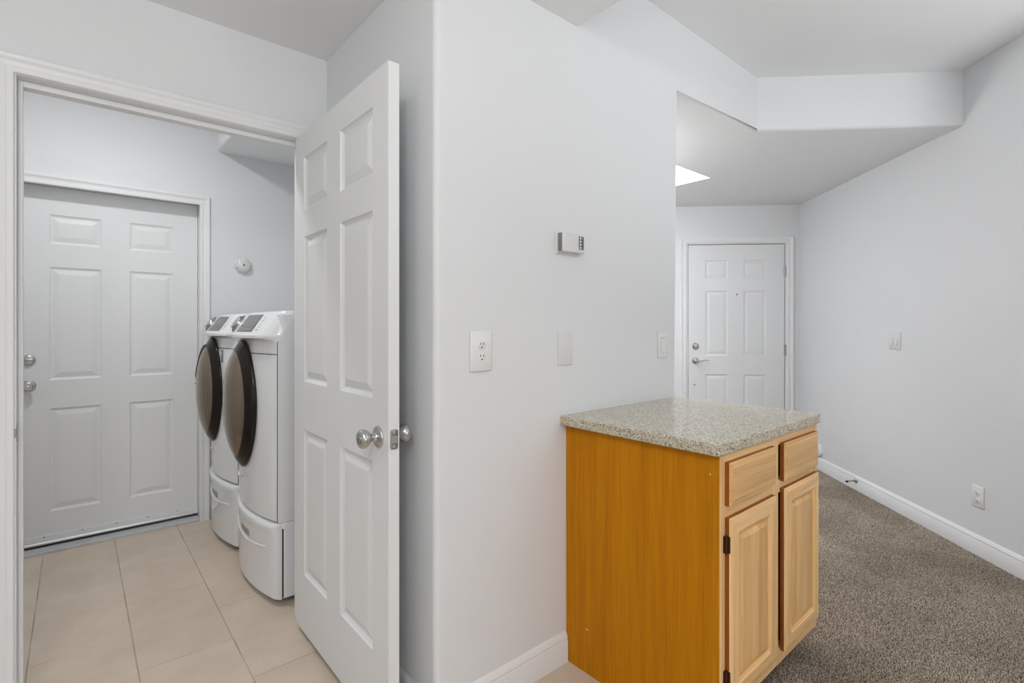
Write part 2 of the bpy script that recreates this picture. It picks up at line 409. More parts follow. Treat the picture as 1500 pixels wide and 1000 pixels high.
Q = Q[(Q[:, 0]-Q[:, 1] < CR-.022) & (Q[:, 0]+Q[:, 1] < SF-.01)]
P = np.concatenate([P, Q]); n = len(P)
base = np.array([[math.cos(a), math.sin(a)] for a in (0, 2*PI/3, 4*PI/3)])
rad = rng.uniform(.0026, .0040, n); rad[n0:] *= 1.6; th = rng.uniform(0, 2*PI, n)
V = np.zeros((n, 4, 3), np.float32)
for k in range(3):
    a = th+2*PI*k/3
    V[:, k, 0] = P[:, 0]+rad*np.cos(a); V[:, k, 1] = P[:, 1]+rad*np.sin(a); V[:, k, 2] = -.003
V[:, 3, 0] = P[:, 0]+rng.normal(0, .0022, n); V[:, 3, 1] = P[:, 1]+rng.normal(0, .0022, n); V[:, 3, 2] = rng.uniform(.005, .011, n)
F = (np.array([[0, 1, 3], [1, 2, 3], [2, 0, 3]])[None]+4*np.arange(n)[:, None, None]).astype(np.int32).reshape(-1)
me = bpy.data.meshes.new('carpet_pile'); me.vertices.add(4*n); me.vertices.foreach_set('co', V.ravel())
me.loops.add(len(F)); me.loops.foreach_set('vertex_index', F)
me.polygons.add(3*n); me.polygons.foreach_set('loop_start', np.arange(0, 9*n, 3, dtype=np.int32)); me.polygons.foreach_set('loop_total', np.full(3*n, 3, np.int32))
me.update(calc_edges=True); me.materials.append(M_pile)
o = bpy.data.objects.new('carpet_pile', me); C.objects.link(o); o.parent = cp; o['kind'] = 'stuff'

# ------------------------------------------------------------------ trim
BASE_PROF = [(0, 0), (.014, 0), (.014, .078), (.011, .084), (.0125, .090), (.009, .099), (.004, .108), (0, .110)]
def baseboard(name, length, loc, rotz, label, z=0):
    bm = bmesh.new(); rings = []
    for x in (0, length): rings.append([bm.verts.new((x, -p, q)) for p, q in BASE_PROF])
    k = len(BASE_PROF)
    for i in range(k): bm.faces.new((rings[0][i], rings[0][(i+1) % k], rings[1][(i+1) % k], rings[1][i]))
    bm.faces.new(rings[0]); bm.faces.new(rings[1][::-1])
    return struct(link(name, bm, M_trim, loc=(loc[0], loc[1], z), rotz=rotz, smooth=35), label, 'baseboard')
baseboard('baseboard_center', 1.392-XA-.012, (XA+.012, YW, 0), 0, 'white baseboard at the foot of the partition wall beside the cabinet')
baseboard('baseboard_alcove', YD-YW-.035, (XA, YD-.002, 0), -PI/2, 'white baseboard of the short wall behind the open door')
baseboard('baseboard_right', rw_len, (5.14-.01*r2, 1.86-.01*r2, 0), L45, 'white baseboard between carpet and long right wall', .002)
baseboard('baseboard_entry', .13, (fx0+(FD_W+.075)*r2, fy0-(FD_W+.075)*r2, 0), -PI/4, 'short white baseboard right of the entry door', .002)

CAS = [(0, 0), (0, .009), (.003, .0115), (.016, .012), (.020, .0085), (.032, .0105), (.042, .016), (.052, .017), (.056, .0135), (.056, 0)]
def casing(name, x0, x1, h, loc, rotz, label, wd=1.0):
    """mitred door casing around an opening x0..x1, 0..h; face at y=0 of its frame"""
    bm = bmesh.new(); st = []
    for (px, pz, dx, dz) in ((x0, 0, -1, 0), (x0, h, -1, 1), (x1, h, 1, 1), (x1, 0, 1, 0)):
        st.append([bm.verts.new((px+dx*d*wd, -p, pz+dz*d*wd)) for d, p in CAS])
    k = len(CAS)
    for a, b in zip(st, st[1:]):
        for i in range(k): bm.faces.new((a[i], a[(i+1) % k], b[(i+1) % k], b[i]))
    bm.faces.new(st[0]); bm.faces.new(st[-1])
    return struct(link(name, bm, M_trim, loc=loc, rotz=rotz), label, 'door casing')
def jamb(name, x0, x1, h, depth, stop_y0, stop_y1, loc, rotz, label, stop=.012):
    bm = bmesh.new()
    box(bm, x0-.02, x0, 0, depth, 0, h+.02); box(bm, x1, x1+.02, 0, depth, 0, h+.02); box(bm, x0, x1, 0, depth, h, h+.02)
    box(bm, x0, x0+stop, stop_y0, stop_y1, 0, h, .002); box(bm, x1-stop, x1, stop_y0, stop_y1, 0, h, .002); box(bm, x0+stop, x1-stop, stop_y0, stop_y1, h-stop*1.5, h, .002)
    return struct(link(name, bm, M_trim, loc=loc, rotz=rotz), label, 'door frame')
casing('trim_1', DX0-.004, DX1+.004, DH+.002, (0, YD, 0), 0, 'white moulded casing around the laundry doorway')
j1 = jamb('trim_2', DX0, DX1, DH, .115, .042, .084, (0, YD, 0), 0, 'white jamb and stop inside the laundry doorway', .013)
casing('trim_3', EX0-.006, EX1-.008, EH-.016, (0, YE, 0), 0, 'white moulded casing around the outer laundry door')
jamb('trim_4', EX0, EX1-.004, EH-.004, .15, .128, .148, (0, YE, 0), 0, 'white recessed jamb of the outer laundry door', .004)
casing('trim_5', -.022, FD_W+.022, 2.034, (fx0, fy0, 0), -PI/4, 'white casing around the entry door')
jamb('trim_6', -.006, FD_W+.006, 2.022, .14, .050, .085, (fx0, fy0, 0), -PI/4, 'white jamb of the entry door')
# strike plate on the doorway jamb
bm = B(-.0005, .0016, -.003, .024, -.029, .029, .0007)
box(bm, -.004, .001, -.0085, -.002, -.014, .014, .001)
o = link('strike_plate', bm, M_chrome2, j1, loc=(DX0, .006, .918))

# ------------------------------------------------------------------ doors
PROF = [(0, 0), (.003, .0045), (.011, .0095), (.016, .010), (.020, .0085), (.040, .0025), (.043, .002)]
def door_leaf(parent, W, H, T, cols, rows, m, prof=PROF, depth=1.0):
    bm = bmesh.new()
    xs = sorted({0, W, *[c for p in cols for c in p]}); zs = sorted({0, H, *[c for p in rows for c in p]})
    V = {}
    def vv(x, y, z):
        if (x, y, z) not in V: V[(x, y, z)] = bm.verts.new((x, y, z))
        return V[(x, y, z)]
    for a, b in zip(xs, xs[1:]):
        for c, d in zip(zs, zs[1:]):
            bm.faces.new((vv(a, T, c), vv(a, T, d), vv(b, T, d), vv(b, T, c)))
            if (a, b) in cols and (c, d) in rows: continue
            bm.faces.new((vv(a, 0, c), vv(b, 0, c), vv(b, 0, d), vv(a, 0, d)))
    for a, b in zip(xs, xs[1:]):
        bm.faces.new((vv(a, 0, 0), vv(a, T, 0), vv(b, T, 0), vv(b, 0, 0))); bm.faces.new((vv(a, 0, H), vv(b, 0, H), vv(b, T, H), vv(a, T, H)))
    for c, d in zip(zs, zs[1:]):
        bm.faces.new((vv(0, 0, c), vv(0, 0, d), vv(0, T, d), vv(0, T, c))); bm.faces.new((vv(W, 0, c), vv(W, T, c), vv(W, T, d), vv(W, 0, d)))
    link('slab', bm, m, parent)
    for (a, b) in cols:
        for (c, d) in rows:
            pm = bmesh.new(); rs = []
            for off, dep in prof:
                rs.append([pm.verts.new((x, dep*depth, z)) for x, z in ((a+off, c+off), (b-off, c+off), (b-off, d-off), (a+off, d-off))])
            for p, q in zip(rs, rs[1:]):
                for i in range(4): pm.faces.new((p[i], p[(i+1) % 4], q[(i+1) % 4], q[i]))
            pm.faces.new(rs[-1])
            bmesh.ops.translate(pm, verts=pm.verts, vec=(-a, 0, -c))
            for fce in pm.faces:
                if fce.normal.y > 0: pass
            o = link('panel', pm, m, parent, loc=(a, 0, c))
            if o.data.polygons[len(o.data.polygons)-1].normal.y > 0: o.data.flip_normals()

KNOB = [(.0325, 0), (.0325, .003), (.031, .006), (.024, .009), (.014, .011), (.0115, .015), (.0115, .023), (.014, .028), (.021, .034), (.0265, .041), (.0285, .048), (.0275, .056), (.0235, .061), (.0195, .0625), (.0185, .0615), (0, .0615)]
# open door: visible face looks to -x
d = root('door_2', 'open white six panel interior door with round satin knob', 'door', (.690, 2.181, 0), -PI/2, kind='structure')
OW, OT = .823, .035
door_leaf(d, OW, 1.995, OT, [(.100, .346), (.466, .720)], [(.229, .809), (1.000, 1.576), (1.684, 1.893)], M_door, depth=1.3)
for c in d.children: c.location.z += .028
kn = link('knob', lathe(bmesh.new(), KNOB, 32, c=(0, 0, 0)), M_chrome, d, smooth=35, loc=(.761, 0, .917))
bm = lathe(bmesh.new(), [(.0125, .0602), (.0125, .0635), (.011, .0645), (0, .0645)], 20); link('key_cylinder', bm, M_chrome2, kn, smooth=35)
link('keyway', lathe(bmesh.new(), [(.003, .0640), (.003, .0652), (0, .0652)], 10, sx=.6, sz=1.2), M_dark, kn)
bm = lathe(bmesh.new(), KNOB, 32); bmesh.ops.rotate(bm, verts=bm.verts, cent=(0, 0, 0), matrix=Matrix.Rotation(PI, 3, 'Z'))
link('knob', bm, M_chrome, d, smooth=35, loc=(.761, OT, .917))
bm = B(OW-.001, OW+.0016, .006, .029, .889, .946, .0045, 2)
lp = link('latch_plate', bm, M_chrome2, d)
link('latch_bolt', prism(bmesh.new(), [(OW, .011), (OW+.003, .010), (OW+.010, .024), (OW, .024)], .907, .928), M_chrome, lp)
for z in (.897, .938):
    bm = lathe(bmesh.new(), [(.0045, 0), (.0042, .0012), (0, .0012)], 12); bmesh.ops.rotate(bm, verts=bm.verts, cent=(0, 0, 0), matrix=Matrix.Rotation(PI/2, 3, 'Z'))
    bmesh.ops.translate(bm, verts=bm.verts, vec=(OW+.0016, .0175, z)); link('screw', bm, M_alu, lp)
for z in (.22, 1.05, 1.82):
    link('hinge', lathe(bmesh.new(), [(.006, z-.044), (.006, z+.044)], 10, axis='z', c=(.001, OT+.005, 0)), M_chrome2, d)

# outer laundry door
d = root('door_1', 'closed white six panel outer door at the laundry end', 'door', (-.256, 3.870, .038), 0, kind='structure')
door_leaf(d, .860, 1.996, .044, [(.141, .371), (.504, .727)], [(.165, .746), (.905, 1.544), (1.674, 1.840)], M_door, depth=.75)
DB = [(.031, 0), (.031, .005), (.028, .010), (.021, .013), (.020, .017), (0, .018)]
k = link('deadbolt', lathe(bmesh.new(), DB, 28), M_chrome, d, smooth=35, loc=(.056, 0, 1.022))
link('thumb_turn', B(-.019, .019, -.030, -.016, -.006, .006, .004, 2), M_chrome2, k, smooth=50)
k = link('knob', lathe(bmesh.new(), [(r, h*.95) for r, h in KNOB], 28), M_chrome, d, smooth=35, loc=(.056, 0, .880))
link('lock_button', B(-.009, .009, -.064, -.055, -.0035, .0035, .002, 2), M_alu, k, smooth=50)
sw = link('door_sweep', B(0, .860, -.006, .0, -.002, .036, .001), M_door, d)
bm = bmesh.new(); tube(bm, [(0, -.008, -.004), (.860, -.008, -.004)], .0095, 12); link('sweep_bar', bm, M_alu, sw, smooth=40)
for x in (.12, .285, .44, .595, .75):
    link('screw', lathe(bmesh.new(), [(.004, 0), (.0035, .002), (0, .0022)], 10), M_grey, sw, loc=(x, -.006, .029))
link('sweep_seal', B(.002, .858, -.002, .02, -.023, -.002), M_rubber, d)
struct(link('trim_threshold', B(EX0+.001, EX1-.006, YE-.004, YE+.149, -.004, .014, .003), M_sill), 'grey sill under the outer laundry door', 'threshold')

# entry door
d = root('door_3', 'white six panel entry door with lever and deadbolt at the hall end', 'door', (fx0, fy0, .012), -PI/4, kind='structure')
dy = .004
leafroot = d
door_leaf(d, FD_W, 2.004, .044, [(.158, .365), (.509, .714)], [(.19, .778), (.954, 1.568), (1.682, 1.858)], M_door, depth=.7)
for c in d.children: c.location.y += dy
k = link('deadbolt', lathe(bmesh.new(), DB, 28), M_chrome, d, smooth=35, loc=(.064, dy, 1.044))
link('thumb_turn', B(-.019, .019, -.030, -.016, -.006, .006, .004, 2), M_chrome2, k, smooth=50)
link('rim', lathe(bmesh.new(), [(.0245, .0115), (.0245, .0135), (.021, .0145), (.021, .0115)], 28), M_dark, k)
k = link('lever', lathe(bmesh.new(), [(.031, 0), (.031, .004), (.027, .009), (.013, .012), (.012, .042), (.010, .046), (0, .047)], 28), M_chrome, d, smooth=35, loc=(.064, dy, .906))
bm = bmesh.new(); tube(bm, [(0, -.038, 0), (.02, -.042, -.003), (.05, -.044, .002), (.085, -.043, .011), (.105, -.042, .008), (.120, -.040, .006)], [.009, .008, .007, .006, .0055, .004], 10, .7)
link('lever_arm', bm, M_chrome, k, smooth=50)
link('door_viewer', lathe(bmesh.new(), [(.0065, 0), (.0065, .002), (.005, .003), (0, .0025)], 16), M_dark, d, loc=(.447, dy, 1.534))
bm = B(-.011, .011, -.003, 0, -.006, .006, .002); box(bm, -.005, .005, -.009, -.003, -.008, .002, .002); link('latch_keeper', bm, M_chrome, d, loc=(.056, dy, .680))
for z in (.25, 1.010, 1.745):
    bm = lathe(bmesh.new(), [(.0065, z-.052), (.0065, z+.052)], 12, axis='z', c=(FD_W+.004, -.004, 0)); box(bm, FD_W-.004, FD_W+.014, -.0012, .002, z-.05, z+.05)
    link('hinge', bm, M_chrome2, d)
link('edge_seal', B(-.0045, -.0005, .012, .03, 0, 2.0), M_rubber, d)
link('edge_seal', B(FD_W+.0005, FD_W+.0045, .012, .03, 0, 2.0), M_rubber, d)
link('edge_seal', B(0, FD_W, .012, .03, 2.0045, 2.0085), M_rubber, d)
link('strike_edge', B(-.0055, -.001, .002, .012, .87, 1.08), M_chrome2, d)

# ------------------------------------------------------------------ wall plates
def duplex(parent, m, zc):
    for s in (-1, 1):
        f_ = link('receptacle', lathe(bmesh.new(), [(.0165, 0), (.0165, .0025), (.0155, .0032), (0, .0032)], 24, sz=.86), m, parent, smooth=40, loc=(0, -.0055, zc+s*.0195))
        link('slot', B(-.0073, -.0050, -.0038, -.0028, .001, .0085), M_dark, f_); link('slot', B(.0050, .0073, -.0038, -.0028, .0015, .008), M_dark, f_)
        link('ground_hole', lathe(bmesh.new(), [(.0026, .0028), (.0026, .0038), (0, .0038)], 12, c=(0, 0, -.0065)), M_dark, f_)
    link('screw', lathe(bmesh.new(), [(.003, 0), (.0026, .0014), (0, .0014)], 12), M_alu, parent, loc=(0, -.006, zc))
def plate(parent, wd, hd, m=M_plate, th=.007, bev=.0035):
    return link('cover_plate', B(-wd/2, wd/2, -th, 0, -hd/2, hd/2, bev, 2), m, parent, smooth=50)
t = root('wall_outlet', 'oversized white duplex outlet on the partition wall near its left corner', 'outlet', (.994, YW, 1.168))
plate(t, .087, .130, th=.0075); duplex(t, M_plate, 0)
t = root('blank_cover_plate', 'blank off-white cover plate on the partition wall above the cabinet', 'wall plate', (1.390, YW, 1.166))
plate(t, .078, .126, M_plate2, .005, .002); 
t = root('light_switch', 'single white rocker switch at the right end of the partition wall', 'switch', (2.030, YW, 1.162))
plate(t, .072, .116, M_plate, .006, .002)
link('switch_frame', B(-.0175, .0175, -.0068, -.005, -.0345, .0345, .001), M_grey, t)
bm = B(-.0165, .0165, -.0095, -.005, -.0335, .0335, .001)
for q in bm.verts:
    if q.co.y < -.007: q.co.y += (.0022 if q.co.z > 0 else -.001)
link('rocker', bm, M_plate, t)
# right wall devices
def on_right(x, y): return ((x+y+CR)/2, (x+y-CR)/2)
x, y = on_right(4.2045, .9245)
t = root('double_light_switch', 'two gang white toggle switch plate on the long right wall', 'switch', (x, y, 1.148), L45)
plate(t, .116, .114, M_plate2, .006, .002)
for s in (-.023, .023):
    k = link('switch_opening', B(s-.012, s+.012, -.0066, -.0055, -.031, .031, .0004), M_plate, t)
    bm = B(s-.0085, s+.0085, -.013, -.006, -.028, .026, .002)
    for q in bm.verts:
        if q.co.y < -.009: q.co.y += (.006 if q.co.z > 0 else 0)
    link('paddle', bm, M_plate, t)
x, y = on_right(3.7295, .4495)
t = root('wall_outlet', 'white duplex outlet low on the long right wall above the carpet', 'outlet', (x, y, .320), L45)
plate(t, .080, .117, M_plate, .006, .003); duplex(t, M_plate, 0)
x, y = on_right(4.499, 1.219)
t = root('door_stop', 'small chrome spring door stop screwed to the right wall baseboard', 'door stop', (x-.0135*r2, y+.0135*r2, .078), L45)
link('base', lathe(bmesh.new(), [(.019, 0), (.019, .004), (.014, .011), (.008, .014), (0, .014)], 20), M_chrome, t, smooth=40)
bm = bmesh.new(); tube(bm, [(.0045*math.cos(i*PI/4), -.012-.0006*i, .0045*math.sin(i*PI/4)-.0001*i) for i in range(0, 84)], .0011, 5)
link('spring', bm, M_chrome2, t, smooth=60)
link('tip', lathe(bmesh.new(), [(.006, .060), (.0075, .063), (.0075, .073), (.005, .076), (0, .076)], 14, c=(0, 0, -.009)), M_rubber, t, smooth=40)
x, y = on_right(4.892, 1.612)
t = root('round_wall_fitting', 'small white rounded fitting low on the right wall, mostly hidden behind the cabinet', 'wall fitting', (x, y, .172), L45)
link('disc', lathe(bmesh.new(), [(.055, 0), (.055, .014), (.048, .022), (.03, .026), (0, .027)], 28), M_plate, t, smooth=40)
t = root('round_wall_bell', 'round white domed bumper on the wall beside the outer laundry door', 'wall bumper', (.852, YE, 1.655))
bd = link('dome', lathe(bmesh.new(), [(.050, 0), (.050, .012), (.046, .024), (.036, .033), (.02, .037), (0, .038)], 36), mat('glossy_white_cap', (.72, .72, .72), .14, coat=.5), t, smooth=40)
link('center_hole', lathe(bmesh.new(), [(.0055, .036), (.0055, .0385), (0, .0385)], 14), M_dark, bd)
link('base_ring', lathe(bmesh.new(), [(.054, 0), (.054, .006), (.050, .009), (.050, 0)], 36), M_plate2, t, smooth=40)
for a in (-150, -35):
    link('notch', B(-.006, .006, -.027, -.017, -.004, .004, .001), M_grey, bd, loc=(.0415*math.cos(math.radians(a)), 0, .0415*math.sin(math.radians(a))))

t = root('thermostat', 'small off-white thermostat with a dark slotted grille on the partition wall', 'thermostat', (1.400, YW, 1.557))
link('back_plate', B(-.062, .058, -.006, 0, -.042, .040, .002), M_plate2, t)
bd = link('body', B(-.052, .066, -.030, -.006, -.034, .036, .004, 2), M_plate2, t, smooth=50)
link('side_strip', B(-.0535, -.049, -.026, -.008, -.032, .034), M_grey, t)
link('cover', B(-.036, .028, -.0320, -.030, -.031, .033, .001), M_plate2, t)
gr = link('grille', B(.034, .060, -.0312, -.0295, -.020, .028), M_dark, t)
for i in range(4):
    for j in range(2):
        link('key', B(.0362+.0118*j, .0455+.0118*j, -.0328, -.0310, -.0185+.0118*i, -.0092+.0118*i, .0006), M_grey if j else M_plate2, gr)

# ------------------------------------------------------------------ base cabinet and worktop
CW, CD = .745, .600
cab = root('base_cabinet', 'honey maple base cabinet with two drawers over two raised panel doors', 'cabinet', (1.395, .715, 0))
link('side_panel', prism_x(0, .016, [(.019, .113), (.019, .880), (CD, .880), (CD, 0), (.091, 0), (.091, .113)]), M_side, cab)['label'] = 'deep honey cabinet side with its shading put into the colour'
link('side_panel', prism_x(CW-.016, CW, [(.019, .113), (.019, .880), (CD, .880), (CD, 0), (.091, 0), (.091, .113)]), M_side, cab)
link('bottom_panel', B(.016, CW-.016, .03, CD, .115, .131), M_side, cab)
link('back_panel', B(.016, CW-.016, CD-.008, CD, .0, .880), M_side, cab)
link('toe_kick', B(.016, CW-.016, .075, .091, .0, .115), M_toe, cab)
st = [(-.002, .040), (.350, .396), (.716, CW)]
for a_, b_ in st:
    o = link('stile', B(a_, b_, 0, .019, .113, .880, .0012), M_face, cab)
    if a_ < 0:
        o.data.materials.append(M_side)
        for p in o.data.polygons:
            if p.normal.x < -.9: p.material_index = 1  # left face of the stile takes the side's painted shading
for a_, b_ in ((.040, .350), (.396, .716)):
    for c_, d_ in ((.113, .165), (.690, .732), (.850, .880)): link('rail', B(a_, b_, .0004, .0186, c_, d_), M_faceX, cab)
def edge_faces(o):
    # edges of the raised fronts get a darker wood with shade painted in
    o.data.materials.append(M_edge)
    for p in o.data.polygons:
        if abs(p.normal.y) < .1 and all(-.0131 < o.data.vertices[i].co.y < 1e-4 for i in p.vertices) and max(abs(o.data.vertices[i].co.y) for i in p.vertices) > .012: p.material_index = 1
def drawer_front(x0, x1, z0, z1):
    bm = bmesh.new(); rs = []
    for off, yy in ((0, 0), (0, -.013), (.003, -.0165), (.010, -.0175), (.014, -.0195), (.018, -.020)):
        rs.append([bm.verts.new((x, yy, z)) for x, z in ((x0+off, z0+off), (x1-off, z0+off), (x1-off, z1-off), (x0+off, z1-off))])
    bm.faces.new(rs[0][::-1])
    for p, q in zip(rs, rs[1:]):
        for i in range(4): bm.faces.new((p[i], p[(i+1) % 4], q[(i+1) % 4], q[i]))
    bm.faces.new(rs[-1])
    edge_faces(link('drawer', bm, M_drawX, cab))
drawer_front(.027, .342, .731, .856); drawer_front(.409, .712, .728, .856)
for y, z in ((.498, .158), (.030, .820)):      # pale filler plugs in the cabinet side
    bm = lathe(bmesh.new(), [(.0032, 0), (.0028, .0008), (0, .0008)], 12); bmesh.ops.rotate(bm, verts=bm.verts, cent=(0, 0, 0), matrix=Matrix.Rotation(-PI/2, 3, 'Z'))
    bmesh.ops.translate(bm, verts=bm.verts, vec=(0, y, z)); link('nail_plug', bm, M_face, cab)
def cab_door(x0, x1, z0, z1, hinge_left):
    dr = bpy.data.objects.new('door', None); C.objects.link(dr); dr.parent = cab; dr.location = (x0, 0, z0); dr.empty_display_size = .03
    W, H, s = x1-x0, z1-z0, .058
    def bar(name, pts, m):
        # frame member with eased outer edge and stepped inner edge: pts = outer corner a, b and inner c, d (a-d-c-b order along the member)
        (ax, az), (bx, bz), (cx, cz), (dx, dz) = pts
        bm = bmesh.new()
        o1 = Vector((ax, 0, az)); o2 = Vector((bx, 0, bz)); i2 = Vector((cx, 0, cz)); i1 = Vector((dx, 0, dz))
        rs = []
        for u, yy in ((0, 0), (0, -.013), (.05, -.0165), (.16, -.0178), (.24, -.0195), (.80, -.0195), (.86, -.0165), (1.0, -.0135), (1.0, 0)):
            p = o1.lerp(i1, u); q = o2.lerp(i2, u); p.y = yy; q.y = yy
            rs.append((bm.verts.new(p), bm.verts.new(q)))
        for (p, q), (r_, t_) in zip(rs, rs[1:]+rs[:1]): bm.faces.new((p, q, t_, r_))
        bm.faces.new([p for p, q in rs]); bm.faces.new([q for p, q in rs][::-1])
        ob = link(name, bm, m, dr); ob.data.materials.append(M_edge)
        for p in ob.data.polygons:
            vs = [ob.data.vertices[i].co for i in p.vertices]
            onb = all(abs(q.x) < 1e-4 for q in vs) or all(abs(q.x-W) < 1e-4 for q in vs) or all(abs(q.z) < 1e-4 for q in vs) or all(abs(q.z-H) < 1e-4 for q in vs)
            if onb and abs(p.normal.y) < .1: p.material_index = 1  # outer edges of the door frame carry painted shade
    bar('stile', [(0, 0), (0, H), (s, H-s), (s, s)], M_face); bar('stile', [(W, H), (W, 0), (W-s, s), (W-s, H-s)], M_face)
    bar('rail', [(0, H), (W, H), (W-s, H-s), (s, H-s)], M_faceX); bar('rail', [(W, 0), (0, 0), (s, s), (W-s, s)], M_faceX)
    bm = bmesh.new(); rs = []
    for off, yy in ((-.004, -.004), (0, -.0075), (.004, -.0075), (.007, -.0115), (.017, -.0162), (.019, -.0175)):
        rs.append([bm.verts.new((x, yy, z)) for x, z in ((s+off, s+off), (W-s-off, s+off), (W-s-off, H-s-off), (s+off, H-s-off))])
    for p, q in zip(rs, rs[1:]):
        for i in range(4): bm.faces.new((p[i], p[(i+1) % 4], q[(i+1) % 4], q[i]))
    bm.faces.new(rs[-1]); bm.faces.new(rs[0][::-1])
    link('raised_panel', bm, M_panelZ, dr)
    s_ = -1 if hinge_left else 1; e_ = 0 if hinge_left else W
    for z in (.075, H-.075):
        bm = lathe(bmesh.new(), [(.0042, z-.026), (.0042, z+.026)], 10, axis='z', c=(e_+s_*.004, -.006, 0))
        box(bm, min(e_, e_+s_*.011), max(e_, e_+s_*.011), -.003, -.0002, z-.024, z+.024, .0008)
        box(bm, e_-(.001 if hinge_left else 0), e_+(.0 if hinge_left else .001), -.0165, -.002, z-.024, z+.024)
        link('hinge', bm, M_brass, dr)
    return dr
cab_door(.027, .342, .158, .696, True); cab_door(.409, .719, .157, .703, False)

wt = B(1.362, 2.150, .703, YW-.001, .882, .917)
bevel_where(wt, lambda a, b: a.y < .8 and b.y < .8 and abs(a.z-b.z) > .01, .012, 3)
bevel_where(wt, lambda a, b: abs(a.z-b.z) < 1e-5 and a.y < 1.4 and not (a.y > 1.31 and b.y > 1.31), .0045, 3)
tag(link('worktop', wt, M_stone, smooth=40), 'speckled beige stone worktop with polished top on the maple cabinet', 'worktop')

# ------------------------------------------------------------------ washer and dryer on pedestals
UW = .664; UD = .78
def front_line(W, y, bow, rc, n=14):
    """plan outline of the bowed front from left (x=0) to right (x=W)"""
    pts = []
    for i in range(n+1):
        u = i/n; x = W*(.5-.5*math.cos(PI*u)) if 0 else W*u
        e = 2*u-1
        yy = y-bow*(1-e*e)
        edge = min(x, W-x)
        if edge < rc: yy += rc*(1-math.sqrt(max(0, 1-(1-edge/rc)**2)))
        pts.append((x, yy))
    # finer ends
    extra = []
    for s in (.15, .4, .7):
        for x in (rc*s, W-rc*s):
            u = x/W; e = 2*u-1; edge = min(x, W-x)
            extra.append((x, y-bow*(1-e*e)+rc*(1-math.sqrt(max(0, 1-(1-edge/rc)**2)))))
    pts = sorted(pts+extra)
    return pts
def loft(levels, back, W, inset=0):
    """levels: (z, y, bow, rc); closed rings with a straight back"""
    bm = bmesh.new(); rings = []
    for z, y, bow, rc in levels:
        pts = front_line(W-2*inset, y, bow, rc)
        pts = [(x+inset, yy) for x, yy in pts]+[(W-inset, back), (inset, back)]
        rings.append([bm.verts.new((x, yy, z)) for x, yy in pts])
    k = len(rings[0])
    for a, b in zip(rings, rings[1:]):
        for i in range(k): bm.faces.new((a[i], a[(i+1) % k], b[(i+1) % k], b[i]))
    bm.faces.new(rings[0][::-1]); bm.faces.new(rings[-1])
    return bm
